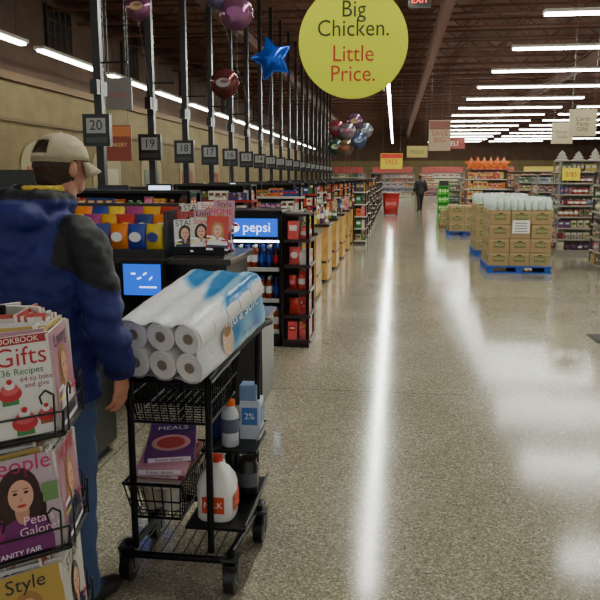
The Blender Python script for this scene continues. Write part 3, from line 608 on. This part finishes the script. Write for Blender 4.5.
# ------------------------------------------------------------------ people
def person(name,loc,heading,jacket,jacket2,pants,cap=True,scale=1,vox=.012,hair=(60,42,30),headturn=-12,stride=0):
    root=empty(name,loc,(0,0,math.radians(heading))); root.scale=(scale,)*3
    mb=MB(); cl=mb.closed_loft
    cl([((0,0,.81),.212,.158),((0,0,.84),.222,.168),((0,-.005,.92),.218,.165),((0,-.01,1.08),.208,.15),((0,-.015,1.2),.222,.155),((0,-.02,1.33),.236,.155),((0,-.015,1.41),.215,.14),((0,0,1.47),.155,.115),((.0,.01,1.52),.09,.09),((.005,.015,1.57),.075,.08)],28)
    for s in (1,-1):
        cl([((s*.13,-.01,1.425),.065,.07),((s*.19,-.015,1.41),.074,.08),((s*.245,-.02,1.34),.074,.08),((s*.285,-.035,1.22),.066,.072),((s*.31,-.045,1.12),.064,.068),((s*.31,-.01,1.04),.06,.062),((s*.295,.04,.96),.052,.054),((s*.29,.055,.925),.049,.051)],18,(0,1,0))
        st=stride*s
        cl([((s*.08,0,.93),.1,.12),((s*.095,.0,.84),.108,.12),((s*.1,st*.3,.7),.096,.1),((s*.105,st*.6+.01,.5),.076,.08),((s*.11,st*.8-.005,.36),.072,.078),((s*.115,st,.15),.062,.066),((s*.115,st,.07),.066,.075)],18)
        cl([((s*.118,st-.085,.045),.036,.04),((s*.12,st-.03,.05),.045,.05),((s*.125,st+.06,.045),.047,.042),((s*.13,st+.15,.035),.048,.032),((s*.13,st+.2,.028),.03,.024)],14,(1,0,0))
    if cap:
        mb.ell((.0,-.12,1.47),(.145,.085,.07)); mb.ell((.0,-.13,1.415),(.105,.065,.1)); 
        for a in range(11):
            th=math.pi*(.1-1.2*a/10); mb.ell((.11*math.cos(th),.01+.12*math.sin(th),1.52-.01*math.sin(th)),(.04,.04,.038),12)
    else: mb.ell((.0,-.09,1.45),(.1,.06,.06))
    def colf(co):
        if co.z<.075: return (40,36,34)
        if co.z<.832+.008*math.sin(co.x*30) and abs(co.x)<.26: return pants
        if cap and .93<co.z<.938 and abs(co.x)>.24: return jacket2
        if abs(co.x)>.17 and co.z>1.28+ (.25-abs(co.x))*.5: return jacket2
        if co.z>1.53 and cap: return jacket2
        return jacket
    def disp(co):
        z=co.z
        if z>.84:
            f=.014*noise.noise(Vector((co.x*8,co.y*8,z*11)))+.008*noise.noise(Vector((co.x*22,co.y*22,z*30)))
            if abs(co.x)>.24: f+=.007*math.sin(z*62+3*co.x*10)*max(0,1-abs(z-1.1)/.2)
            else: f+=.006*math.sin((z*26+co.x*9)+3*noise.noise(co*5))*max(0,1-abs(z-1.0)/.25)
            if abs(co.x)<.004 and co.y<0: f-=.003
            return f
        if z>.08: return .008*noise.noise(Vector((co.x*14,co.y*14,z*18)))
        return 0
    remesh(mb,'body_clothing',.009 if vox<.015 else vox,6 if vox<.015 else 3,colf,'cloth',root,disp)
    hs=.95 if cap else 1
    h=empty('head',(.01 if cap else .0,.04,1.52*(1-hs)-(.012 if cap else 0)),(math.radians(-3) if cap else 0,0,math.radians(headturn))); h.parent=root; h.scale=(hs,hs,hs)
    mb=MB(); SK=(190,134,108)
    mb.ell((0,0,1.685),(.076,.096,.085),20); mb.ell((0,.035,1.635),(.06,.062,.075),18); mb.ell((0,.06,1.59),(.036,.035,.03),14)
    mb.closed_loft([((0,-.01,1.5),.06,.062),((0,-.005,1.56),.054,.058),((0,0,1.63),.055,.06)],18)
    mb.ell((0,.1,1.642),(.013,.022,.018),12); mb.ell((0,.095,1.66),(.009,.016,.028),12); mb.ell((0,.082,1.692),(.045,.014,.01),12)
    for s in (1,-1): mb.ell((s*.078,-.005,1.65),(.012,.02,.032),12); mb.ell((s*.04,.07,1.635),(.02,.02,.02),10)
    mb.ell((0,.094,1.607),(.022,.01,.006),10)
    lc=lambda co: (160,80,76) if (co.y>.088 and 1.598<co.z<1.616 and abs(co.x)<.024) else SK
    remesh(mb,'face_and_neck',.005 if vox<.015 else .012,3,lc,'skin',h)
    mb=MB()
    for s in (1,-1):
        mb.ell((s*.03,.083,1.67),(.012,.01,.008),12,'gloss',(235,232,228)); mb.ell((s*.03,.091,1.67),(.005,.004,.005),10,'gloss',(50,35,25)); mb.box((s*.03,.092,1.686),(.026,.006,.004),'matte',hair)
    mb.build('eyes_and_brows',h)
    mb=MB(); mb.ell((0,-.022,1.668),(.082,.088,.09),22); mb.closed_loft([((0,-.06,1.585),.05,.03),((0,-.06,1.66),.07,.05)],16)
    remesh(mb,'hair',.007 if vox<.015 else .014,2,lambda co:hair,'cloth',h,lambda co:.004*noise.noise(co*60))
    if cap:
        mb=MB(); BG=(178,166,138); c=Vector((0,-.005,1.685)); n=32; vs=[];fs=[]
        lv=[0,.12,.3,.5,.7,.85,.95,1]
        for L_ in lv:
            ph=L_*math.pi/2
            for k in range(n):
                th=2*math.pi*k/n; z=.098*math.sin(ph); lo=-.012 if math.sin(th)<0 and L_==0 else 0
                seam=1-.012*(abs(math.sin(3*th))<.12)
                vs.append(c+Vector((.09*math.cos(ph)**.8*math.cos(th)*seam if L_<1 else 0,.11*math.cos(ph)**.8*math.sin(th)*seam if L_<1 else 0,z+lo)))
        for i in range(len(lv)-1):
            for k in range(n):
                th=2*math.pi*(k+.5)/n; back=math.sin(th)<-.84
                if back and i in (1,2): continue
                fs.append((i*n+k,i*n+(k+1)%n,(i+1)*n+(k+1)%n,(i+1)*n+k))
        mb.add(vs,fs,'cloth',BG,True); mb.ell((0,-.005,1.784),(.009,.009,.006),10,'cloth',BG)
        vs=[];fs=[];m_=14
        for j in range(5):
            t=j/4
            for k in range(m_+1):
                u=-1+2*k/m_; th=math.pi/2-u*1.15
                x=.09*math.cos(th)*(1-.12*t); y=.105*math.sin(th)+t*.07*math.sqrt(max(0,1-u*u*.9))
                vs.append(c+Vector((x,y,.002-.03*t-.035*abs(u)**2*(.3+t*.7))))
        for j in range(4):
            for k in range(m_): fs.append((j*(m_+1)+k,j*(m_+1)+k+1,(j+1)*(m_+1)+k+1,(j+1)*(m_+1)+k))
        mb.add(vs,fs,'cloth',(160,146,120),True)
        ob=mb.build('baseball_cap',h); so=ob.modifiers.new('s','SOLIDIFY'); so.thickness=.004
        mb=MB(); pts=[c+Vector((.0905*math.cos(t),.1105*math.sin(t),-.004)) for t in [math.pi*(1.15+.7*k/12) for k in range(13)]]
        for a,b in zip(pts[:-1],pts[1:]): mb.add([a-Vector((0,0,.007)),b-Vector((0,0,.007)),b+Vector((0,0,.01)),a+Vector((0,0,.01))],[(0,1,2,3)],'cloth',(150,138,112))
        ob=mb.build('cap_strap',h); so=ob.modifiers.new('s','SOLIDIFY'); so.thickness=.003
        mb=MB()
        for a in range(14):
            th=-math.pi/2+(a-6.5)/6.5*2.1; mb.ell((.008+.074*math.cos(th),.02+.076*math.sin(th),1.562),(.017,.017,.016),10)
        remesh(mb,'shirt_collar',.006,3,lambda co:(206,178,56),'cloth',root)
    for s in (1,-1):
        mb=MB(); W=Vector((s*.29,.058,.935))
        def P(x,y,z): return W+Vector((-s*x,y,z))
        mb.closed_loft([(P(0,0,.03),.026,.02),(P(0,0,-.005),.027,.019),(P(.002,.004,-.035),.036,.018),(P(.004,.006,-.07),.041,.016),(P(.008,.005,-.092),.038,.013)],16,(0,1,0))
        for yy,l,r0 in ((.032,.072,.0088),(.0115,.08,.0092),(-.009,.074,.0088),(-.028,.058,.0078)):
            a=P(.006,yy,-.08); b=P(.012,yy*1.08,-.08-l*.45); cc_=P(.026,yy*1.1,-.08-l*.75); d=P(.042,yy*1.08,-.08-l*.93)
            mb.closed_loft([(a,r0*1.1),(a.lerp(b,.5),r0),(b,r0*1.06),(b.lerp(cc_,.5),r0*.92),(cc_,r0*.95),(d,r0*.75)],10,(0,1,0)); mb.ell(d,(r0*.78,)*3,8)
        a=P(.008,.022,-.02); b=P(.016,.048,-.05); cc_=P(.024,.056,-.078); d=P(.03,.056,-.098)
        mb.closed_loft([(a,.015),(a.lerp(b,.5),.0135),(b,.0115),(cc_,.0105),(d,.008)],10,(0,1,0)); mb.ell(d,(.0082,)*3,8)
        remesh(mb,'hand_right' if s>0 else 'hand_left',.0032 if vox<.015 else .006,3,lambda co:(200,140,112),'skin',root)
    return root
person('man',(-1.235,2.36,0),-14,(27,36,104),(20,20,28),(66,86,128),headturn=-16)
person('shopper',(1.25,36.5,0),20,(40,38,42),(30,30,34),(36,36,42),cap=False,vox=.02,stride=.12)

# ------------------------------------------------------------------ balloons
def string(mb,a,b): mb.cyl(a,b,.0018,n=4,mat='matte',col=(120,120,120))
def round_balloon(name,c,r,col,acc,base):
    mb=MB(); c=Vector(c); mb.ell(c,(r,r*.45,r),24,'foil',col); mb.cyl(c+Vector((0,0,-r-.03)),c+Vector((0,0,-r+.01)),.012,.02,mat='foil',col=col)
    mb.disc(c+Vector((0,-r*.455,0)),(1,0,0),(0,0,1),r*.5,r*.3,'cover',acc); mb.disc(c+Vector((r*.1,-r*.458,r*.08)),(1,0,0),(0,0,1),r*.3,r*.12,'cover',col); string(mb,c-Vector((0,0,r)),base); mb.build(name)
mb=MB(); c=Vector((-1.43,8.5,2.95)); vs=[];Ro,Ri=.26,.14
rot=.25
for lay,(s,d) in enumerate(((1,0),(.8,.05),(.45,.085))):
    for sg in ((1,-1) if lay else (1,)):
        for k in range(10):
            a=math.pi/2+rot+k*math.pi/5; q=(Ro if k%2==0 else Ri)*s; vs.append(c+Vector((q*math.cos(a),-sg*d,q*math.sin(a))))
A=[0,10,30];B=[0,20,40]; fs=[]
for S in (A,B):
    for i in range(2):
        for k in range(10): fs.append((S[i]+k,S[i]+(k+1)%10,S[i+1]+(k+1)%10,S[i+1]+k))
vs+=[c+Vector((0,-.095,0)),c+Vector((0,.095,0))]
for k in range(10): fs.append((30+k,30+(k+1)%10,50)); fs.append((40+k,40+(k+1)%10,51))
mb.add(vs,fs,'foil',(24,80,190),True); string(mb,c-Vector((0,0,.12)),(-1.55,8.1,.905)); mb.build('star_balloon')
round_balloon('foil_balloon',(-1.86,8.6,3.48),.2,(120,76,104),(120,60,110),(-1.75,8.1,.905))
round_balloon('foil_balloon',(-1.98,8.45,2.68),.17,(100,50,50),(130,124,130),(-1.8,8.05,.905))
round_balloon('foil_balloon',(-3.25,9.2,3.72),.17,(120,70,100),(170,150,90),(-3.0,9.6,.86))
round_balloon('foil_balloon',(-2.15,9.0,3.8),.2,(100,90,120),(150,60,90),(-1.4,9.5,.905))
for i,(dx,dz,cl_) in enumerate(((0,0,(130,120,130)),(-.35,.1,(130,60,70)),(.3,-.25,(80,90,130)),(-.1,-.45,(130,114,86)),(.15,.35,(110,76,104)),(-.45,-.4,(70,100,90)),(.45,.1,(120,120,130)))):
    round_balloon('foil_balloon',(-1.4+dx,21.5+.25*i,2.95+dz),.24,cl_,R.choice(MUTED),(-1.5+dx*.4,21.4,1.4))

# ------------------------------------------------------------------ hanging signs
def hsign(name,c,w,h,col,txt,tcol,ts,band=None,top=6.11):
    mb=MB(); c=Vector(c); mb.box(c,(w,.03,h),'cover',col)
    if band: mb.quad(c+Vector((0,-.0165,h*.33)),(1,0,0),(0,0,1),w*.96,h*.28,'cover',band)
    mb.text(txt,ts,c+Vector((0,-.018,-h*.05)),(1,0,0),(0,0,1),'cover',tcol)
    for s in (-.4,.4): mb.cyl(c+Vector((s*w,0,h/2)),(c.x+s*w,c.y,top),.005,n=4,mat='metal',col=(110,110,110))
    mb.build(name)
hsign('aisle_category_sign',(4.35,18.1,2.88),.62,.62,(172,158,128),'Cards\nParty\nGifts',(60,50,40),.14)
hsign('aisle_category_sign',(5.15,17.9,3.0),.5,.85,(172,158,128),'Toys\nBooks',(60,50,40),.14)
hsign('aisle_category_sign',(5.6,26,3.1),.7,.7,(172,158,128),'Snacks\nSoda',(60,50,40),.18)
hsign('hanging_poster',(1.45,25,3.0),.72,1.0,(160,140,116),'SAVE\nBIG',(150,60,50),.25,(120,66,56))
hsign('hanging_poster',(.95,33,2.75),.9,.5,(170,154,84),'FRESH',(60,100,40),.22)
hsign('hanging_poster',(-.15,29,2.25),.85,.6,(226,204,50),'SALE',(200,40,30),.25,(205,40,35))
hsign('hanging_poster',(-3.62,9.3,2.05),.36,.46,(140,60,44),'BAKERY',(230,200,120),.07,(200,120,60))
hsign('hanging_poster',(-3.58,9.3,2.68),.34,.4,(110,106,102),'ASK US',(180,60,60),.08)
hsign('hanging_poster',(2.6,35,3.2),1.2,.5,(140,56,50),'DELI',(220,210,190),.3)
mb=MB(); mb.box((.32,11.8,4.28),(.34,.08,.2),'gloss',(30,30,30)); mb.text('EXIT',.13,(.32,11.755,4.28),(1,0,0),(0,0,1),'exit_red'); mb.cyl((.32,11.8,4.38),(.32,11.8,6.9),.012,mat='metal',col=(60,60,60)); mb.build('exit_sign')

# ------------------------------------------------------------------ right side
def pallet_stack(cx,y0,w,d,rows,cols,laycol,top,name='pallet_of_cartons',pal=(30,80,170)):
    mb=MB(); x0=cx-w/2
    for i in range(3): mb.bb(x0+.02+i*(w-.14)/2,x0+.12+i*(w-.14)/2,y0+.02,y0+d-.02,.0,.1,'matte',pal)
    for i in range(6): mb.bb(x0,x0+w,y0+i*(d-.12)/5,y0+.12+i*(d-.12)/5,.1,.125,'matte',pal)
    for q in (y0,y0+d-.1): mb.bb(x0,x0+w,q,q+.1,0,.022,'matte',pal)
    z=.127; bh=.235
    for r_ in range(rows):
        bw=(w-.06)/cols
        for i in range(cols):
            for j in range(3):
                bd=(d-.06)/3; jit=R.uniform(-.006,.006)
                X0=x0+.03+i*bw+jit; Y_=y0+.03+j*bd+jit; cc=(int(156+R.uniform(-8,8)),134,96)
                mb.bb(X0+.004,X0+bw-.004,Y_+.004,Y_+bd-.004,z,z+bh-.006,'card',cc)
                if j==0:
                    mb.quad((X0+bw/2,Y_+.001,z+bh*.5),(1,0,0),(0,0,1),bw*.55,bh*.4,'card',(110,112,66)); mb.quad((X0+bw/2,Y_,z+bh*.82),(1,0,0),(0,0,1),bw*.9,.02,'card',(176,158,116)); mb.text('FRESH',.06,(X0+bw/2,Y_-.001,z+bh*.5),(1,0,0),(0,0,1),'card',(190,180,140))
                    mb.bb(X0+bw*.4,X0+bw*.6,Y_-.001,Y_+.003,z+bh*.72,z+bh*.8,'card',(60,44,30))
                if i==0: mb.quad((X0+.001,Y_+bd/2,z+bh*.5),(0,-1,0),(0,0,1),bd*.5,bh*.4,'card',(110,112,66))
        z+=bh
    if top:
        for i in range(9):
            for j in range(6):
                px=x0+.09+i*(w-.18)/8; py=y0+.1+j*(d-.2)/5
                mb.lathe((px,py,z),[(.05,0),(.057,.02),(.057,.14),(.035,.18),(.022,.2)],10,'gloss',(204,218,208)); mb.lathe((px,py,z+.195),[(.024,0),(.024,.02)],8,'gloss',(216,228,222))
    mb.build(name)
pallet_stack(2.12,12.5,1.08,1.1,4,3,None,True)
mb=MB(); mb.bb(1.98,2.26,12.51,12.515,.68,.9,'cover',(232,230,226)); 
for i in range(4): mb.quad((2.12,12.508,.85-i*.045),(1,0,0),(0,0,1),.2,.012,'cover',(60,60,60))
mb.build('paper_notice')
pallet_stack(2.2,15.2,1.1,1.1,4,3,None,True)
pallet_stack(1.95,20.6,.9,1.0,3,2,None,False)
pallet_stack(1.85,23.5,.8,.8,2,2,None,False,pal=(120,90,60))
def endcap(x0,x1,y0,d,h,n,frame,detail,faces=('-y','-x'),pw=(.07,.14)):
    mb=MB(); shelf(mb,x0,x1,y0,y0+d,.1,h,n,faces,frame,MUTED,pw,detail,.16,rail=(150,146,136))
    mb.build('endcap_shelf')
endcap(3.35,4.2,15.6,.6,1.95,8,(150,146,136),True)
endcap(3.5,4.9,12.9,.6,1.7,7,(90,88,84),True)
endcap(4.3,6.5,15.6,.6,2.05,8,(150,146,136),False)
mb=MB(); mb.bb(3.4,3.75,15.55,15.565,1.55,1.8,'cover',(235,215,50)); mb.text('2/$5',.13,(3.575,15.547,1.67),(1,0,0),(0,0,1),'cover',(190,30,30)); mb.build('price_placard')
for i,yy in enumerate((19.5,23,26.5,30,33.5,37,41,45)):
    mb=MB(); shelf(mb,4.3 if i else 5.0,14,yy,yy+.9,.1,R.choice([1.7,1.85]),6,('-y','-x'),(140,132,120),MUTED,(.14,.34),False,.2,rail=(150,146,136)); mb.build('grocery_gondola')
for i,(xx,yy) in enumerate(((3.0,24.5),(3.1,32.5),(3.2,36),(2.6,40),(3.0,45))):
    mb=MB(); shelf(mb,xx,xx+.9,yy,yy+.8,.1,R.choice([1.2,1.4]),4,('-y','-x'),R.choice([(60,110,60),(140,132,120),(60,60,60)]),MUTED,(.1,.2),False,.16,rail=(150,146,136)); mb.build('merchandise_display')
for i,(xx,yy) in enumerate(((3.0,19.0),(3.05,21.4))):
    mb=MB(); mb.bb(xx,xx+1.0,yy,yy+.8,0,.6,'wood'); mb.bb(xx-.02,xx+1.02,yy-.02,yy+.82,.6,.66,'matte',(60,44,30))
    for a in range(9):
        for b_ in range(6): mb.ell((xx+.08+a*.105,yy+.1+b_*.12,.7+.03*((a+b_)%2)),(.055,.055,.05),8,'gloss',R.choice([(210,60,40),(230,150,40),(120,160,50)]) if i else (226,130,40))
    mb.build('produce_bin')
for xx in (-6,-2,2,6,10,14):
    mb=MB(); shelf(mb,xx,xx+3.6,60,61,.1,2.0,5,('-y',),(140,132,120),MUTED,(.3,.6),False,.2); mb.bb(xx+.2,xx+3.4,60.2,60.3,2.0,2.5,'cover',R.choice([(150,56,50),(180,160,70),(160,154,140)])); mb.build('grocery_gondola')
mb=MB(); shelf(mb,2.7,4.2,28.2,28.9,.1,1.9,5,('-y','-x'),(90,70,50),[(190,104,44),(160,60,40),(180,150,60)],(.12,.24),False,.16)
for i in range(6):
    c=Vector((2.85+i*.24,28.3,2.12)); pts=[]
    for k in range(10):
        a=math.pi/2+k*math.pi/5; q=(.28 if k%2==0 else .13); pts.append(c+Vector((q*math.cos(a),0,q*math.sin(a))))
    mb.add(pts+[c+Vector((0,-.06,0)),c+Vector((0,.06,0))],[(k,(k+1)%10,10) for k in range(10)]+[((k+1)%10,k,11) for k in range(10)],'cover',(216,104,40))
mb.build('autumn_leaf_display')
mb=MB()
for i in range(9):
    c=Vector((3.45+i*.33,15.9,2.065 if i>2 else 1.965)); h=R.uniform(.18,.26)
    for j in range(3):
        w=.15-.035*j; z=.0+j*h*.27; mb.loft([(c+Vector((0,0,z)),w,w*.4),(c+Vector((0,0,z+h*.42)),.005)],10,(1,0,0),'matte',(160,156,146))
mb.build('paper_tree_decoration')
mb=MB(); c=(46,180,60); mb.bb(1.62,2.0,27.5,27.9,0,.08,'gloss',c)
for z in (.08,.38,.68,.98,1.28): mb.bb(1.6,2.02,27.48,27.92,z,z+.03,'gloss',c)
mb.bb(1.62,2.0,27.7,27.72,.08,1.45,'gloss',c)
for q in (1.61,2.0): mb.bb(q-.01,q+.01,27.48,27.9,.05,1.3,'gloss',c)
for z in (.11,.41,.71,1.01):
    for i in range(4): bag(mb,(1.67+i*.093,27.57,z),.088,.2,.06,(70,190,70) if i%2 else (150,200,60),(220,240,200))
mb.bb(1.64,1.98,27.6,27.63,1.31,1.5,'cover',(30,30,30)); mb.build('green_snack_display')
mb=MB(); c=(180,36,40); mb.loft([((-.15,32,0.03),.3,.28),((-.15,32,.9),.36,.33)],20,(1,0,0),'gloss',c,pw=.5); mb.loft([((-.15,32,.9),.39,.36),((-.15,32,.96),.39,.36)],20,(1,0,0),'gloss',(150,25,30),pw=.5)
for q in (-.4,.1): mb.cyl((q,31.7,0),(q,31.8,.06),.03,mat='gloss',col=(20,20,20))
mb.bb(-.4,.1,31.6,31.68,.3,.7,'cover',(190,50,48)); mb.text('SAVE',.2,(-.15,31.59,.5),(1,0,0),(0,0,1),'cover',(220,190,180)); mb.build('red_sale_bin')
mb=MB(); mb.bb(2.03,3.0,7.25,7.6,0,.012,'matte',(22,22,24)); mb.bb(2.0,3.03,7.22,7.63,0,.006,'matte',(14,14,14)); mb.build('floor_mat',bevel=.002)

# ------------------------------------------------------------------ world + camera
w=bpy.data.worlds.new('world'); bpy.context.scene.world=w; w.use_nodes=True
w.node_tree.nodes['Background'].inputs[0].default_value=(1,.99,.95,1); w.node_tree.nodes['Background'].inputs[1].default_value=.7
cam=bpy.data.cameras.new('camera'); co=bpy.data.objects.new('camera',cam); bpy.context.scene.collection.objects.link(co)
cam.sensor_width=36; cam.lens=43.2; cam.clip_end=200; co.location=(0,0,1.6); co.rotation_euler=(math.radians(90-9.62),0,math.radians(7.41))
bpy.context.scene.camera=co
